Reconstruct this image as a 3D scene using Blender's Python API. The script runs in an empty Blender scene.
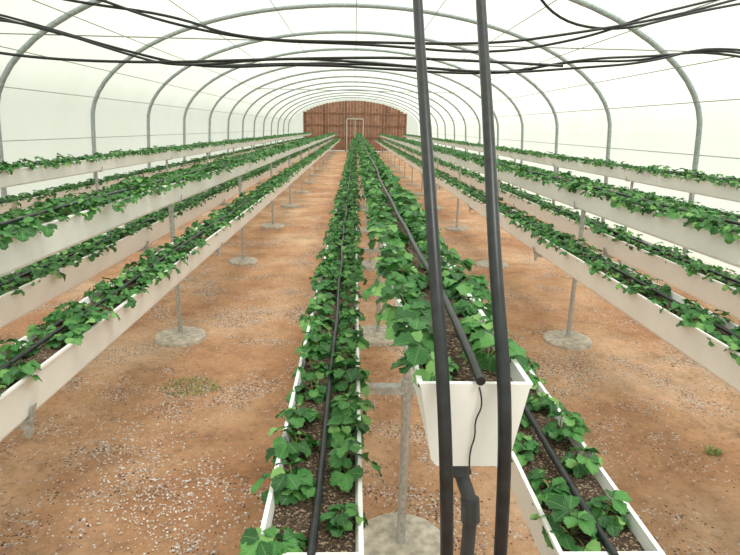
import bpy, math, random
from mathutils import Matrix, Vector
import numpy as np
random.seed(7); rng=np.random.default_rng(7)
scene=bpy.context.scene
try:
    scene.view_settings.view_transform='Standard'
except Exception: pass
EYE=1.6
Y0,Y1=0.79,37.5
YB=38.2; YF=-4.0
COL=scene.collection

# ---------------------------------------------------------------- helpers
def new_mat(name):
    m=bpy.data.materials.new(name); m.use_nodes=True
    nt=m.node_tree; nt.nodes.clear()
    out=nt.nodes.new('ShaderNodeOutputMaterial')
    return m,nt,out
def N(nt,t,**k):
    n=nt.nodes.new(t)
    for a,b in k.items(): setattr(n,a,b)
    return n
def srgb(r,g,b):
    f=lambda c:(c/255/12.92) if c/255<=0.04045 else ((c/255+0.055)/1.055)**2.4
    return (f(r),f(g),f(b),1)
def ramp(nt,stops):
    n=nt.nodes.new('ShaderNodeValToRGB'); cr=n.color_ramp
    while len(cr.elements)<len(stops): cr.elements.new(0.5)
    for e,(p,c) in zip(cr.elements,stops): e.position=p; e.color=c
    return n
def simple(name,c1,c2,scale=20,rough=0.5,metal=0,bump=0.0):
    m,nt,out=new_mat(name)
    b=N(nt,'ShaderNodeBsdfPrincipled'); b.inputs['Roughness'].default_value=rough; b.inputs['Metallic'].default_value=metal
    tc=N(nt,'ShaderNodeTexCoord'); no=N(nt,'ShaderNodeTexNoise'); no.inputs['Scale'].default_value=scale; no.inputs['Detail'].default_value=5
    r=ramp(nt,[(0.35,c1),(0.65,c2)])
    nt.links.new(tc.outputs['Object'],no.inputs['Vector']); nt.links.new(no.outputs['Fac'],r.inputs[0]); nt.links.new(r.outputs[0],b.inputs['Base Color'])
    if bump:
        bp=N(nt,'ShaderNodeBump'); bp.inputs['Strength'].default_value=bump; bp.inputs['Distance'].default_value=0.01
        nt.links.new(no.outputs['Fac'],bp.inputs['Height']); nt.links.new(bp.outputs[0],b.inputs['Normal'])
    nt.links.new(b.outputs[0],out.inputs[0])
    return m
def mesh_obj(name,verts,faces,mats,parent=None,smooth=False,mi=None):
    me=bpy.data.meshes.new(name); me.from_pydata([tuple(v) for v in verts],[],faces)
    for m in (mats if isinstance(mats,list) else [mats]): me.materials.append(m)
    if smooth: me.polygons.foreach_set('use_smooth',[True]*len(me.polygons))
    if mi is not None: me.polygons.foreach_set('material_index',mi)
    me.update()
    o=bpy.data.objects.new(name,me); COL.objects.link(o)
    if parent: o.parent=parent
    return o
class MB:
    def __init__(s): s.v=[]; s.f=[]; s.m=[]
    def box(s,c,size,mi=0):
        x,y,z=c; a,b,d=[k/2 for k in size]; n=len(s.v)
        s.v+=[(x+i*a,y+j*b,z+k*d) for i in(-1,1) for j in(-1,1) for k in(-1,1)]
        s.f+=[tuple(n+q for q in f) for f in [(0,1,3,2),(4,6,7,5),(0,4,5,1),(2,3,7,6),(0,2,6,4),(1,5,7,3)]]; s.m+=[mi]*6
    def tube(s,p,q,r,seg=10,mi=0,r2=None,caps=True):
        p=Vector(p);q=Vector(q);d=(q-p).normalized()
        a=d.orthogonal().normalized(); b=d.cross(a); n=len(s.v); r2=r if r2 is None else r2
        for (o,rr) in((p,r),(q,r2)):
            for i in range(seg):
                t=2*math.pi*i/seg; s.v.append(tuple(o+a*math.cos(t)*rr+b*math.sin(t)*rr))
        for i in range(seg):
            j=(i+1)%seg; s.f.append((n+i,n+j,n+seg+j,n+seg+i)); s.m.append(mi)
        if caps:
            s.f.append(tuple(n+i for i in reversed(range(seg)))); s.f.append(tuple(n+seg+i for i in range(seg))); s.m+=[mi,mi]
    def lathe(s,c,prof,seg=28,mi=0,jit=0):
        n=len(s.v); k=len(prof)
        for i in range(seg):
            t=2*math.pi*i/seg; w=1+jit*(random.random()-.5)
            for r,z in prof: s.v.append((c[0]+r*w*math.cos(t),c[1]+r*w*math.sin(t),c[2]+z))
        for i in range(seg):
            j=(i+1)%seg
            for a in range(k-1): s.f.append((n+i*k+a,n+j*k+a,n+j*k+a+1,n+i*k+a+1)); s.m.append(mi)
        s.f.append(tuple(n+i*k+k-1 for i in range(seg))); s.m.append(mi)
    def obj(s,name,mats,parent=None,smooth=False): return mesh_obj(name,s.v,s.f,mats,parent,smooth,s.m)
def curve_obj(name,paths,r,mat,parent=None,cyclic=False,res=4,kind='NURBS'):
    cu=bpy.data.curves.new(name,'CURVE'); cu.dimensions='3D'; cu.bevel_depth=r; cu.bevel_resolution=res; cu.use_fill_caps=True
    for pts in paths:
        sp=cu.splines.new(kind); sp.points.add(len(pts)-1)
        for p,c in zip(sp.points,pts): p.co=(c[0],c[1],c[2],1)
        if kind=='NURBS': sp.order_u=3; sp.use_endpoint_u=True; sp.resolution_u=6
    cu.materials.append(mat)
    o=bpy.data.objects.new(name,cu); COL.objects.link(o)
    if parent: o.parent=parent
    return o
def empty(name,loc=(0,0,0)):
    e=bpy.data.objects.new(name,None); e.location=loc; COL.objects.link(e); e.empty_display_size=.2; return e

# ---------------------------------------------------------------- materials
M_white=simple('white_gutter_plastic',srgb(243,243,245),srgb(252,252,253),6,0.45)
M_galv=simple('galvanized_steel',srgb(165,168,168),srgb(196,198,198),60,0.45,0.35)
M_conc=simple('concrete',srgb(160,152,142),srgb(205,196,184),25,0.9,0,0.4)
M_black=simple('black_polyethylene',srgb(24,26,30),srgb(40,43,48),40,0.38)
M_dgrey=simple('dark_grey_pvc',srgb(48,50,54),srgb(70,72,76),30,0.45)
M_arch=simple('arch_tube_paint',srgb(142,152,154),srgb(168,177,178),30,0.5,0.2)
M_wire=simple('grey_wire',srgb(140,148,140),srgb(160,166,158),30,0.6)
M_weed=simple('weed_green',srgb(84,122,46),srgb(120,150,72),60,0.6)
M_stone=simple('pebble_stone',srgb(200,190,184),srgb(236,231,228),40,0.8)
M_frame=simple('weathered_wood_frame',srgb(120,84,62),srgb(146,106,80),10,0.7)
M_trim=simple('pale_trim',srgb(190,184,172),srgb(210,204,192),10,0.6)

def film(name,transp):
    m,nt,out=new_mat(name)
    tc=N(nt,'ShaderNodeTexCoord'); no=N(nt,'ShaderNodeTexNoise'); no.inputs['Scale'].default_value=0.8; no.inputs['Detail'].default_value=4
    nt.links.new(tc.outputs['Object'],no.inputs['Vector'])
    r=ramp(nt,[(0.3,srgb(232,237,221)),(0.7,srgb(246,248,238))]); nt.links.new(no.outputs['Fac'],r.inputs[0])
    tl=N(nt,'ShaderNodeBsdfTranslucent'); df=N(nt,'ShaderNodeBsdfDiffuse'); tp=N(nt,'ShaderNodeBsdfTransparent')
    nt.links.new(r.outputs[0],tl.inputs[0]); nt.links.new(r.outputs[0],df.inputs[0]); tp.inputs[0].default_value=(0.95,0.97,0.91,1)
    a=N(nt,'ShaderNodeMixShader'); a.inputs[0].default_value=0.2
    nt.links.new(tl.outputs[0],a.inputs[1]); nt.links.new(df.outputs[0],a.inputs[2])
    b=N(nt,'ShaderNodeMixShader'); b.inputs[0].default_value=transp
    nt.links.new(a.outputs[0],b.inputs[1]); nt.links.new(tp.outputs[0],b.inputs[2])
    nt.links.new(b.outputs[0],out.inputs[0]); return m
M_film=film('translucent_film',0.4)

def ground_mat():
    m,nt,out=new_mat('sandy_soil'); L=nt.links.new
    b=N(nt,'ShaderNodeBsdfPrincipled'); b.inputs['Roughness'].default_value=0.95
    tc=N(nt,'ShaderNodeTexCoord')
    def noise(sc,det,ro,loc):
        mp=N(nt,'ShaderNodeMapping'); mp.inputs['Location'].default_value=loc; L(tc.outputs['Object'],mp.inputs[0])
        n=N(nt,'ShaderNodeTexNoise'); n.inputs['Scale'].default_value=sc; n.inputs['Detail'].default_value=det; n.inputs['Roughness'].default_value=ro
        L(mp.outputs[0],n.inputs['Vector']); return n
    n0=noise(.9,4,.5,(2,5,0)); n1=noise(3.2,9,.72,(0,0,0)); n2=noise(30,9,.8,(1,1,0)); n3=noise(2.0,8,.7,(4.3,1.7,0))
    r0=ramp(nt,[(0.35,srgb(196,146,110)),(0.5,srgb(212,166,130)),(0.65,srgb(226,190,160))]); L(n0.outputs['Fac'],r0.inputs[0])
    r1=ramp(nt,[(0.32,(.60,.55,.51,1)),(0.45,(.90,.88,.86,1)),(0.6,(1.07,1.07,1.07,1)),(0.75,(1.24,1.28,1.33,1))]); L(n1.outputs['Fac'],r1.inputs[0])
    m0=N(nt,'ShaderNodeMix',data_type='RGBA',blend_type='MULTIPLY'); m0.inputs[0].default_value=1; L(r0.outputs[0],m0.inputs[6]); L(r1.outputs[0],m0.inputs[7])
    r2=ramp(nt,[(0.32,(0.34,0.29,0.26,1)),(0.44,(0.9,0.88,0.87,1)),(0.75,(1.22,1.22,1.22,1))]); L(n2.outputs['Fac'],r2.inputs[0])
    mx=N(nt,'ShaderNodeMix',data_type='RGBA',blend_type='MULTIPLY'); mx.inputs[0].default_value=0.85
    L(m0.outputs[2],mx.inputs[6]); L(r2.outputs[0],mx.inputs[7])
    v=N(nt,'ShaderNodeTexVoronoi'); v.inputs['Scale'].default_value=80; L(tc.outputs['Object'],v.inputs['Vector'])
    sep=N(nt,'ShaderNodeSeparateColor'); L(v.outputs['Color'],sep.inputs[0])
    patch=ramp(nt,[(0.50,(0,0,0,1)),(0.59,(1,1,1,1))]); L(n3.outputs['Fac'],patch.inputs[0])
    g1=N(nt,'ShaderNodeMath',operation='MULTIPLY'); g1.inputs[1].default_value=0.75; L(patch.outputs[0],g1.inputs[0])
    g1b=N(nt,'ShaderNodeMath',operation='ADD'); g1b.inputs[1].default_value=0.012; L(g1.outputs[0],g1b.inputs[0])
    g2=N(nt,'ShaderNodeMath',operation='LESS_THAN'); L(sep.outputs[0],g2.inputs[0]); L(g1b.outputs[0],g2.inputs[1])
    g3=N(nt,'ShaderNodeMath',operation='LESS_THAN'); L(v.outputs['Distance'],g3.inputs[0]); g3.inputs[1].default_value=0.48
    g4=N(nt,'ShaderNodeMath',operation='MULTIPLY'); L(g2.outputs[0],g4.inputs[0]); L(g3.outputs[0],g4.inputs[1])
    gc=ramp(nt,[(0.0,srgb(236,230,230)),(0.5,srgb(214,202,196)),(0.7,srgb(160,140,128)),(0.88,srgb(86,66,56))]); L(sep.outputs[1],gc.inputs[0])
    mx2=N(nt,'ShaderNodeMix',data_type='RGBA'); L(g4.outputs[0],mx2.inputs[0]); L(mx.outputs[2],mx2.inputs[6]); L(gc.outputs[0],mx2.inputs[7])
    v2=N(nt,'ShaderNodeTexVoronoi'); v2.inputs['Scale'].default_value=60; L(tc.outputs['Object'],v2.inputs['Vector'])
    sp2=N(nt,'ShaderNodeSeparateColor'); L(v2.outputs['Color'],sp2.inputs[0])
    dm=N(nt,'ShaderNodeMapRange'); dm.inputs[1].default_value=.47; dm.inputs[2].default_value=.62; dm.inputs[3].default_value=.05; dm.inputs[4].default_value=.36; L(n3.outputs['Fac'],dm.inputs[0])
    d1=N(nt,'ShaderNodeMath',operation='LESS_THAN'); L(sp2.outputs[0],d1.inputs[0]); L(dm.outputs[0],d1.inputs[1])
    d2=N(nt,'ShaderNodeMath',operation='LESS_THAN'); L(v2.outputs['Distance'],d2.inputs[0]); d2.inputs[1].default_value=0.28
    d3=N(nt,'ShaderNodeMath',operation='MULTIPLY'); L(d1.outputs[0],d3.inputs[0]); L(d2.outputs[0],d3.inputs[1])
    mx3=N(nt,'ShaderNodeMix',data_type='RGBA'); L(d3.outputs[0],mx3.inputs[0]); L(mx2.outputs[2],mx3.inputs[6]); mx3.inputs[7].default_value=srgb(98,70,54)
    L(mx3.outputs[2],b.inputs['Base Color'])
    bp=N(nt,'ShaderNodeBump'); bp.inputs['Strength'].default_value=0.9; bp.inputs['Distance'].default_value=0.03
    ad=N(nt,'ShaderNodeMath',operation='ADD'); L(n2.outputs['Fac'],ad.inputs[0]); L(g4.outputs[0],ad.inputs[1]); L(ad.outputs[0],bp.inputs['Height']); L(bp.outputs[0],b.inputs['Normal'])
    L(b.outputs[0],out.inputs[0]); return m
M_ground=ground_mat()

def substrate_mat():
    m,nt,out=new_mat('potting_substrate'); L=nt.links.new
    b=N(nt,'ShaderNodeBsdfPrincipled'); b.inputs['Roughness'].default_value=0.85
    tc=N(nt,'ShaderNodeTexCoord'); v=N(nt,'ShaderNodeTexVoronoi'); v.inputs['Scale'].default_value=260
    L(tc.outputs['Object'],v.inputs['Vector']); s=N(nt,'ShaderNodeSeparateColor'); L(v.outputs['Color'],s.inputs[0])
    r=ramp(nt,[(0,srgb(42,32,26)),(0.5,srgb(74,56,43)),(0.82,srgb(106,82,64)),(0.96,srgb(172,152,130))]); L(s.outputs[0],r.inputs[0])
    L(r.outputs[0],b.inputs['Base Color'])
    bp=N(nt,'ShaderNodeBump'); bp.inputs['Strength'].default_value=0.8; bp.inputs['Distance'].default_value=0.004; L(v.outputs['Distance'],bp.inputs['Height']); L(bp.outputs[0],b.inputs['Normal'])
    L(b.outputs[0],out.inputs[0]); return m
M_sub=substrate_mat()

def leaf_mat():
    m,nt,out=new_mat('strawberry_leaf'); L=nt.links.new
    g=N(nt,'ShaderNodeNewGeometry'); uv=N(nt,'ShaderNodeUVMap')
    r=ramp(nt,[(0,srgb(36,88,42)),(0.45,srgb(58,120,56)),(0.8,srgb(86,148,74)),(1,srgb(136,184,104))]); L(g.outputs['Random Per Island'],r.inputs[0])
    sx=N(nt,'ShaderNodeSeparateXYZ'); L(uv.outputs[0],sx.inputs[0])
    c=N(nt,'ShaderNodeMath',operation='SUBTRACT'); c.inputs[1].default_value=0.5; L(sx.outputs[0],c.inputs[0])
    ab=N(nt,'ShaderNodeMath',operation='ABSOLUTE'); L(c.outputs[0],ab.inputs[0])
    k=N(nt,'ShaderNodeMath',operation='MULTIPLY'); k.inputs[1].default_value=0.7; L(ab.outputs[0],k.inputs[0])
    s=N(nt,'ShaderNodeMath',operation='SUBTRACT'); L(sx.outputs[1],s.inputs[0]); L(k.outputs[0],s.inputs[1])
    f=N(nt,'ShaderNodeMath',operation='MULTIPLY'); f.inputs[1].default_value=50; L(s.outputs[0],f.inputs[0])
    sn=N(nt,'ShaderNodeMath',operation='SINE'); L(f.outputs[0],sn.inputs[0])
    vr=ramp(nt,[(0.80,(0,0,0,1)),(1.0,(0.2,0.2,0.2,1))]); L(sn.outputs[0],vr.inputs[0])
    mid=N(nt,'ShaderNodeMath',operation='LESS_THAN'); L(ab.outputs[0],mid.inputs[0]); mid.inputs[1].default_value=0.025
    mm=N(nt,'ShaderNodeMath',operation='MAXIMUM'); L(vr.outputs[0],mm.inputs[0])
    mm2=N(nt,'ShaderNodeMath',operation='MULTIPLY'); L(mid.outputs[0],mm2.inputs[0]); mm2.inputs[1].default_value=0.4; L(mm2.outputs[0],mm.inputs[1])
    mx=N(nt,'ShaderNodeMix',data_type='RGBA'); L(mm.outputs[0],mx.inputs[0]); L(r.outputs[0],mx.inputs[6]); mx.inputs[7].default_value=srgb(146,190,114)
    b=N(nt,'ShaderNodeBsdfPrincipled'); b.inputs['Roughness'].default_value=0.4; L(mx.outputs[2],b.inputs['Base Color'])
    bp=N(nt,'ShaderNodeBump'); bp.inputs['Strength'].default_value=0.35; bp.inputs['Distance'].default_value=0.0015; L(sn.outputs[0],bp.inputs['Height']); L(bp.outputs[0],b.inputs['Normal'])
    t=N(nt,'ShaderNodeBsdfTranslucent'); L(mx.outputs[2],t.inputs[0])
    ms=N(nt,'ShaderNodeMixShader'); ms.inputs[0].default_value=0.2; L(b.outputs[0],ms.inputs[1]); L(t.outputs[0],ms.inputs[2]); L(ms.outputs[0],out.inputs[0]); return m
M_leaf=leaf_mat()
M_stem=simple('leaf_stem',srgb(110,140,64),srgb(150,148,86),60,0.6)
M_pad=simple('brown_board',srgb(136,94,74),srgb(162,116,92),3,0.85)
M_pad2=simple('brown_board_dark',srgb(112,74,58),srgb(138,94,72),3,0.85)

# ---------------------------------------------------------------- room shell
W=4.3; AR=1.85; ZL=1.6
def arch_pts(n=36,w=W,h=AR):
    return [(w*math.cos(math.pi*i/n),ZL+h*math.sin(math.pi*i/n)) for i in range(n+1)]
nx,ny=60,240; vs=[];fs=[]
for j in range(ny+1):
    for i in range(nx+1):
        x=-4.6+9.2*i/nx; y=YF-.2+(YB+.6-YF)*j/ny
        vs.append((x,y,0.012*math.sin(x*2.1+y*.7)*math.sin(y*1.3)+rng.normal()*0.004-.01))
for j in range(ny):
    for i in range(nx):
        a=j*(nx+1)+i; fs.append((a,a+1,a+nx+2,a+nx+1))
mesh_obj('floor',vs,fs,M_ground,smooth=True)
ap=arch_pts(); vs=[];fs=[]
ys=[YF+(YB-YF)*k/40 for k in range(41)]
for y in ys:
    for x,z in ap: vs.append((x*1.008,y,ZL+(z-ZL)*1.02))
n=len(ap)
for k in range(40):
    for i in range(n-1): a=k*n+i; fs.append((a,a+1,a+n+1,a+n))
mesh_obj('ceiling',vs,fs,M_film,smooth=True)
for nm,sx in(('wall_left',-1),('wall_right',1)):
    X=sx*W*1.008; X2=sx*4.42
    mesh_obj(nm,[(X2,YF,-.02),(X2,YB,-.02),(X,YB,ZL),(X,YF,ZL)],[(0,1,2,3)],M_film)
def gable(nm,y):
    p=[(-4.42,y,-.02)]+[(x*1.008,y,ZL+(z-ZL)*1.02) for x,z in reversed(ap)]+[(4.42,y,-.02)]
    return mesh_obj(nm,p,[tuple(range(len(p)))],M_film)
gable('wall_front',YF)
gable('wall_back',YB)
mb=MB()
x=-3.36; k=0
while x<3.4:
    # boards are cut to follow the arch
    top=ZL+AR*math.sqrt(1-min(1,(abs(x)+.12)/W)**2)-.12
    mb.box((x,YB-.15,(top+.08)/2),(.20,.05,top-.08),random.choice((0,0,1,2))); x+=.21; k+=1
for x in(-3.46,-1.9,-.62,.62,1.9,3.46):
    top=ZL+AR*math.sqrt(1-(min(abs(x)+.05,4.2)/W)**2)-.1
    mb.box((x,YB-.21,top/2),(.07,.07,top),2)
for z in(.12,.95,1.75,2.52): mb.box((0,YB-.20,z),(6.98,.05,.08),2)
mb.box((0,YB-.24,1.1),(.05,.05,2.1),3); mb.box((-.56,YB-.24,1.1),(.05,.05,2.1),3); mb.box((.56,YB-.24,1.1),(.05,.05,2.1),3); mb.box((0,YB-.24,2.15),(1.17,.05,.06),3)
mb.obj('slatted_end_panel',[M_pad,M_pad2,M_frame,M_trim])
fr=empty('greenhouse_arch_frame')
Y=6.84-2.45*4
paths=[]
while Y<YB-.1:
    paths.append([(4.38,Y,-.02)]+[(4.33,Y,.8)]+[(x*.995,Y,z-.01) for x,z in ap]+[(-4.33,Y,.8),(-4.38,Y,-.02)]); Y+=2.45
curve_obj('arch_tubes',paths,.032,M_arch,fr,kind='POLY')
paths=[]
for t in (12,25,40,56,73,90,107,124,140,155,168):
    a=math.radians(t); paths.append([(W*.99*math.cos(a),YF,ZL+AR*.985*math.sin(a)),(W*.99*math.cos(a),YB,ZL+AR*.985*math.sin(a))])
for sx in(-1,1):
    for z in(.5,1.0,1.35): paths.append([(sx*4.33,YF,z),(sx*4.33,YB,z)])
curve_obj('purlin_wires',paths,.006,M_wire,fr,res=1,kind='POLY')
paths=[]
for Y in(4.39,11.74,19.09):
    z=2.78; xw=W*.99*math.sqrt(max(0,1-((z-ZL)/AR)**2)); paths.append([(-xw,Y,z),(xw,Y,z)])
curve_obj('tie_bars',paths,.012,M_arch,fr,res=2,kind='POLY')

# ---------------------------------------------------------------- strawberry plants
def leaflet(length,width):
    NU=8; cols=[-1,-.5,0,.5,1]; P=[];UV=[]
    fold=random.uniform(.15,.55); curl=random.uniform(.1,.6); ph=random.random()*6
    for i in range(NU+1):
        u=i/NU
        hw=width*.5*(math.sin(math.pi*min(1,(u*.93+.035))**1.2)**.68)
        if i in(0,): hw*=.5
        for c in cols:
            w=c*hw
            uu=u
            if abs(c)==1: 
                w*= 1.09 if i%2 else .91
                uu=u+(.03 if i%2 else -.015)
            if i==NU: uu=u-.08*abs(c)
            z=fold*abs(w)-curl*length*u*u*.6+.07*width*math.sin(ph+u*9)*abs(c)
            P.append((w,uu*length,z)); UV.append((c*.5+.5,u))
    F=[]
    for i in range(NU):
        for j in range(4):
            a=i*5+j; F.append((a,a+1,a+6,a+5))
    return P,F,UV
def build_plants(name,count,length,scale,seed,nlr,rowx,outb):
    random.seed(seed)
    V=[];F=[];MI=[];UVS=[]
    def add(P,Fa,UV,M,mi):
        n=len(V)
        for p in P: V.append(tuple(M@Vector(p)))
        for f in Fa:
            F.append(tuple(n+k for k in f)); MI.append(mi)
            for k in f: UVS.append(UV[k] if UV else (0,0))
    for row in(-1,1):
        for k in range(count):
            sp=length/count
            if random.random()<.03: continue
            cx=row*(rowx+random.uniform(-.01,.008)); cy=(k+.5*(row>0)+.25+random.uniform(-.15,.15))*sp
            sc=scale*random.choice((.8,.9,1.0,1.05,1.2))
            nl=random.randint(*nlr)
            base=random.random()*6.28
            for l in range(nl):
                az=base+l*2.4+random.uniform(-.35,.35)
                inc=math.radians(random.uniform(25,78) if l>2 else random.uniform(0,40))
                pl=random.uniform(.035,.068)*sc
                if math.cos(az)*row<-.2: pl*=.6; inc*=.7
                d=Vector((math.sin(inc)*math.cos(az)+row*outb,math.sin(inc)*math.sin(az),math.cos(inc))).normalized()
                p0=Vector((cx,cy,-.003)); p1=p0+d*pl*.6+Vector((0,0,.006)); p2=p0+d*pl
                p2.z=max(p2.z,.014)
                P=[]
                for o,r in((p0,.0016),(p1,.0013),(p2,.001)):
                    for q in range(3): P.append((o.x+r*math.cos(q*2.1),o.y+r*math.sin(q*2.1),o.z))
                add(P,[(0,1,4,3),(1,2,5,4),(2,0,3,5),(3,4,7,6),(4,5,8,7),(5,3,6,8)],None,Matrix.Identity(4),1)
                tilt=-inc*.5+random.uniform(-.3,.3)
                L0=random.uniform(.034,.046)*sc
                yaw=az-math.pi/2+random.uniform(-.3,.3)
                B=Matrix.Translation(p2)@Matrix.Rotation(yaw,4,'Z')@Matrix.Rotation(tilt,4,'X')@Matrix.Rotation(random.uniform(-.35,.35),4,'Y')
                for a in(0,1.2,-1.2):
                    Lf=L0*(1 if a==0 else .88)*random.uniform(.92,1.08)
                    Pl,Fl,U=leaflet(Lf,Lf*random.uniform(.8,.96))
                    add(Pl,Fl,U,B@Matrix.Rotation(a,4,'Z')@Matrix.Rotation(random.uniform(-.2,.15),4,'X')@Matrix.Translation((0,.003,0)),0)
    me=bpy.data.meshes.new(name); me.from_pydata(V,[],F); me.materials.append(M_leaf); me.materials.append(M_stem)
    me.polygons.foreach_set('material_index',MI); me.polygons.foreach_set('use_smooth',[True]*len(F))
    ul=me.uv_layers.new(name='UVMap'); ul.data.foreach_set('uv',[c for uv in UVS for c in uv]); me.update()
    return me
SEG=(Y1-Y0)/15
plants_small=[build_plants('strawberry_plants_a%d'%i,17,SEG,.98,100+i,(7,10),.050,.12) for i in range(4)]
plants_big=[build_plants('strawberry_plants_b%d'%i,18,SEG,1.06,200+i,(7,10),.064,.22) for i in range(4)]
random.seed(11)

# ---------------------------------------------------------------- gutters
def gutter(cx,ztop,depth,big,tube_x=0):
    wt,wb,th=.092,.060,.004
    if big: wt=.089
    prof=[(-wt+.001,-.008),(-wt-.005,-.008),(-wt-.005,0),(-wt+.004,0),(-wt+.005,-.006),(-wb+th,-depth+th),(wb-th,-depth+th),(wt-.005,-.006),(wt-.004,0),(wt+.005,0),(wt+.005,-.008),(wt-.001,-.008),(wb+.006,-depth+.014),(wb-.004,-depth),(-wb+.004,-depth),(-wb-.006,-depth+.014)]
    n=len(prof); V=[];F=[]
    yy=[Y0+(Y1-Y0)*k/30 for k in range(31)]
    for k,y in enumerate(yy):
        s=0 if k==0 else random.uniform(-.0025,.0025); sz=0 if k==0 else random.uniform(-.003,.003)
        for x,z in prof: V.append((x+s,y,z+sz))
    for k in range(30):
        for i in range(n):
            j=(i+1)%n; a=k*n; F.append((a+i,a+j,a+n+j,a+n+i))
    for ye,dy in((Y0,.006),(Y1,-.006)):
        b=len(V)
        for yq in(ye-dy*.5,ye+dy):
            for x,z in((-wt-.004,0.001),(-wt+.001,-.008),(-wb-.0065,-depth+.013),(-wb+.004,-depth-.001),(wb-.004,-depth-.001),(wb+.0065,-depth+.013),(wt-.001,-.008),(wt+.004,.001)): V.append((x,yq,z))
        F.append(tuple(range(b,b+8))); F.append(tuple(reversed(range(b+8,b+16))))
        for i in range(8):
            j=(i+1)%8; F.append((b+i,b+j,b+8+j,b+8+i))
    g=mesh_obj('strawberry_planter_gutter',V,F,M_white); g.location=(cx,0,ztop)
    V=[];F=[];ny=500
    xs=[-.082,-.05,-.02,.02,.05,.082]
    for k in range(ny+1):
        y=Y0+.006+(Y1-Y0-.012)*k/ny
        for x in xs: V.append((x,y,-.022+(random.uniform(-.004,.005) if abs(x)<.08 else -.003)))
    for k in range(ny):
        for i in range(5): a=k*6+i; F.append((a,a+1,a+7,a+6))
    mesh_obj('substrate',V,F,M_sub,g,smooth=True)
    zt=.014 if big else .002
    pts=[(tube_x,Y0-.012,.010 if big else .004)]
    y=Y0+.12
    while y<Y1: pts.append((tube_x*(1 if y<3 else .5)+random.uniform(-.010,.010),y,zt+random.uniform(-.004,.008))); y+=.4
    curve_obj('drip_tube',[pts],.0078,M_black,g,res=3)
    lib=plants_big if big else plants_small
    off=.04 if big else .015
    S=(Y1-Y0-off-.01)/15
    for k in range(15):
        o=bpy.data.objects.new('strawberry_plants',random.choice(lib)); COL.objects.link(o); o.parent=g
        flip=random.random()<.5
        o.location=(0,Y0+off+S*(k+1) if flip else Y0+off+S*k,-.02)
        o.scale=(1,S/SEG,1)
        if flip: o.rotation_euler=(0,0,math.pi)
    return g

ZU=EYE-.395; ZLO=EYE-.73; OFF=.272
def rack(cx,first,step):
    gutter(cx,ZU,.15,True,.005)
    gutter(cx-OFF,ZLO,.155,False,.004)
    gutter(cx+OFF,ZLO,.155,False,.0)
    mb=MB()
    for y in [first+step*k for k in range(int((Y1-.3-first)/step)+1)]:
        px=cx+random.uniform(-.004,.004)
        mb.tube((px,y,-.02),(px,y,ZU-.152),.017,12,0)
        zb=ZLO-.155
        mb.box((px,y,zb-.018),(2*OFF+.12,.035,.03),0)
        for s in(-1,1):
            gx=cx+s*OFF
            for t in(-1,1):
                p=Vector((gx+t*.071,y,zb-.006)); q=Vector((gx+t*.083,y,zb+.045))
                n0=len(mb.v)
                for o in(p,q):
                    for dx,dy in((-.002,-.012),(.002,-.012),(.002,.012),(-.002,.012)): mb.v.append((o.x+dx,o.y+dy,o.z))
                mb.f+=[tuple(n0+k for k in f) for f in((0,1,5,4),(1,2,6,5),(2,3,7,6),(3,0,4,7),(0,3,2,1),(4,5,6,7))]; mb.m+=[0]*6
            mb.box((gx,y,zb-.003),(.15,.028,.005),0)
            mb.box((gx+s*.055,y,zb-.045),(.012,.03,.035),0)
        mb.box((cx,y,ZU-.154),(.15,.035,.006),0)
        for t in(-1,1):
            p=Vector((cx+t*.071,y,ZU-.157)); q=Vector((cx+t*.084,y,ZU-.10))
            mb.tube(p,q,.004,6,0)
        mb.tube((px,y,zb-.06),(px,y,zb+.02),.022,12,0)
        r=random.uniform(.175,.2)
        mb.lathe((px,y,-.02),[(r*1.02,0),(r,.035),(r*.93,.048),(r*.4,.055),(.03,.058)],28,1,.05)
    mb.obj('gutter_support_stand',[M_galv,M_conc])
rack(.200,1.76,2.27)
rack(-1.33,1.52,2.44); rack(1.71,1.52,2.44)
rack(-2.98,1.52,2.44); rack(3.3,1.52,2.44)

# ---------------------------------------------------------------- foreground pipes
def Z(z): return EYE+z
pipeA=[(.13,2.3,Z(1.72)),(.13,1.75,Z(.95)),(.132,1.3,Z(.273)),(.131,1.05,Z(.017)),(.133,.85,Z(-.22)),(.143,.745,Z(-.405)),(.161,.725,Z(-.679)),(.170,.72,Z(-1.1)),(.172,.72,-.03)]
pipeB=[(.30,2.3,Z(1.72)),(.29,1.75,Z(.95)),(.272,1.3,Z(.275)),(.25,1.05,Z(.019)),(.232,.85,Z(-.218)),(.239,.745,Z(-.403)),(.248,.725,Z(-.677)),(.260,.72,Z(-1.1)),(.265,.72,-.03)]
curve_obj('black_water_pipe',[pipeA],.0108,M_black,res=8)
curve_obj('black_water_pipe',[pipeB],.0108,M_black,res=8)
dr=empty('drain_hose')
curve_obj('hose',[[(.188,.835,ZU-.165),(.194,.81,ZU-.19),(.208,.795,ZU-.225),(.210,.79,ZU-.27),(.206,.79,ZU-.45),(.202,.80,ZU-.8),(.20,.80,-.02)]],.0125,M_dgrey,dr,res=6)
mb=MB()
mb.tube((.186,.825,ZU-.152),(.194,.808,ZU-.184),.017,16,0)
mb.tube((.2075,.796,ZU-.222),(.210,.790,ZU-.262),.0165,16,0)
mb.obj('elbow_fittings',[M_dgrey],dr)
curve_obj('drip_wire',[[(.205,.785,ZU-.004),(.213,.778,ZU-.03),(.200,.778,ZU-.06),(.204,.780,ZU-.09),(.196,.781,ZU-.12),(.199,.784,ZU-.15)]],.0013,M_black)

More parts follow.
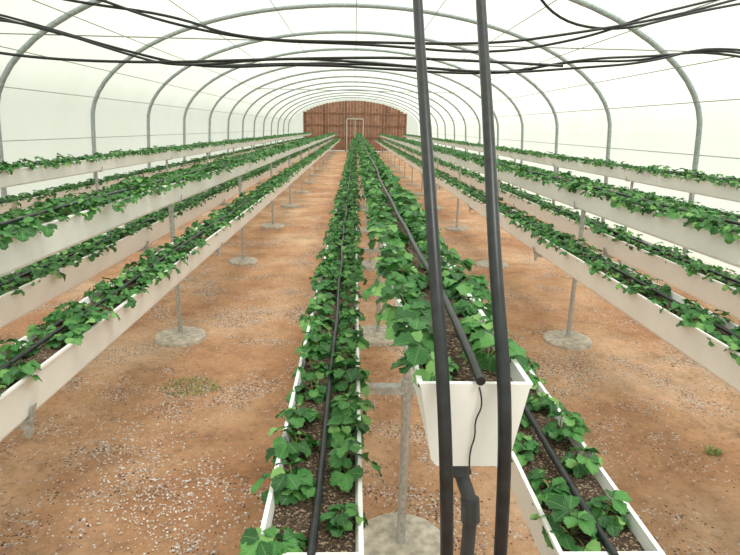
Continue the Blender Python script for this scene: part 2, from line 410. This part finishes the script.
# ---------------------------------------------------------------- overhead hoses
random.seed(9)
hs=empty('overhead_irrigation_hoses')
def drape(y,pts,nh,spread):
    paths=[]
    for h in range(nh):
        oy=random.uniform(-.12,.12); p=[]
        for x,z in pts: p.append((x+random.uniform(-.1,.1),y+oy+random.uniform(-.06,.06),Z(z)+random.uniform(-spread,spread)))
        paths.append(p)
    return paths
P=[]
P+=drape(5.0,[(-3.9,.60),(-3.2,.86),(-2.6,.74),(-2.0,.60),(-1.4,.50),(-.5,.52),(.4,.50),(1.3,.50),(1.9,.58),(2.5,.62),(3.2,.72),(3.9,.60)],3,.05)
P+=drape(4.6,[(-3.3,1.12),(-2.7,1.02),(-2.1,.92),(-1.5,.80),(-.8,.66),(.2,.6),(1.1,.64),(1.8,.74),(2.3,.86),(2.8,1.0),(3.3,1.12)],2,.05)
P+=drape(4.39,[(-3.8,.60),(-3.0,.52),(-2.4,.46),(-1.6,.42),(-.7,.46),(-.2,.5),(.6,.5),(1.6,.48)],1,.03)
P.append([(1.0,4.4,Z(1.76)),(1.2,4.5,Z(1.3)),(1.5,4.6,Z(.86)),(2.1,4.7,Z(.78)),(2.8,4.8,Z(.98)),(3.3,4.9,Z(1.08))])
curve_obj('hoses',P,.0105,M_black,hs,res=3)
curve_obj('hose_carrier_cables',[[(-3.95,5.0,Z(.70)),(3.95,5.0,Z(.70))],[(-3.4,4.6,Z(1.06)),(3.4,4.6,Z(1.06))]],.005,M_wire,hs,res=2,kind='POLY')

# ---------------------------------------------------------------- weeds & pebbles
def weeds(x,y,n,spread,h):
    V=[];F=[]
    for i in range(n):
        a=random.random()*6.28; r=spread*math.sqrt(random.random()); bx=r*math.cos(a)*1.5; by=r*math.sin(a)
        hh=h*random.uniform(.4,1); w=.0025; l=random.random()*6.28; dx,dy=math.cos(l),math.sin(l); lean=random.uniform(.4,1.6)*hh
        k=len(V); V+=[(bx-dy*w,by+dx*w,0),(bx+dy*w,by-dx*w,0),(bx+dx*lean*.4+dy*w,by+dy*lean*.4-dx*w,hh*.6),(bx+dx*lean*.4-dy*w,by+dy*lean*.4+dx*w,hh*.6),(bx+dx*lean,by+dy*lean,hh)]
        F+=[(k,k+1,k+2,k+3),(k+3,k+2,k+4)]
    o=mesh_obj('weed_tuft',V,F,M_weed); o.location=(x,y,-.010)
weeds(-1.02,3.15,380,.13,.018); weeds(1.9,2.43,40,.03,.04)
import bmesh
V=[];F=[]
bm=bmesh.new(); bmesh.ops.create_icosphere(bm,subdivisions=1,radius=1); IV=[v.co.copy() for v in bm.verts]; IF=[tuple(v.index for v in f.verts) for f in bm.faces]; bm.free()
clusters=[(-1.0,2.1,.2),(-.72,2.0,.15),(-1.2,2.6,.2),(2.2,4.6,.4),(1.6,3.3,.3),(.9,5.5,.4),(-.5,5.0,.4),(1.2,2.5,.2),(0,0,9)]
for i in range(4600):
    c=random.choice(clusters[:8]) if random.random()<.75 else clusters[8]
    if c[2]>5: x=random.uniform(-4,4); y=random.uniform(1,14)
    else: x=random.gauss(c[0],c[2]); y=random.gauss(c[1],c[2])
    if abs(x)>4.1: continue
    s=random.uniform(.002,.0068); k=len(V); m=Matrix.Rotation(random.random()*6,3,(random.random(),random.random(),1))
    for v in IV:
        p=m@Vector((v.x,v.y*.8,v.z*.6)); V.append((x+p.x*s,y+p.y*s,p.z*s-.004))
    F+=[tuple(k+q for q in f) for f in IF]
mesh_obj('loose_gravel',V,F,M_stone)

# ---------------------------------------------------------------- light
w=bpy.data.worlds.new('World'); scene.world=w; w.use_nodes=True
bg=w.node_tree.nodes['Background']; bg.inputs[0].default_value=(0.935,0.965,0.89,1); bg.inputs[1].default_value=0.95
sd=bpy.data.lights.new('sun','SUN'); sd.energy=4.4; sd.angle=math.radians(22); sd.color=(1,.985,.965)
so=bpy.data.objects.new('sun',sd); COL.objects.link(so); so.rotation_euler=(math.radians(18),math.radians(20),0); so.location=(0,0,12)

# ---------------------------------------------------------------- camera
cd=bpy.data.cameras.new('camera'); cam=bpy.data.objects.new('camera',cd); COL.objects.link(cam)
cd.sensor_width=36; cd.sensor_fit='HORIZONTAL'; cd.lens=540*36/740; cd.clip_start=.05; cd.clip_end=200
cam.matrix_world=Matrix.Translation((0,0,EYE))@Matrix.Rotation(math.radians(-1.85),4,'Z')@Matrix.Rotation(math.radians(90-15.5),4,'X')@Matrix.Rotation(math.radians(1.2),4,'Z')
scene.camera=cam
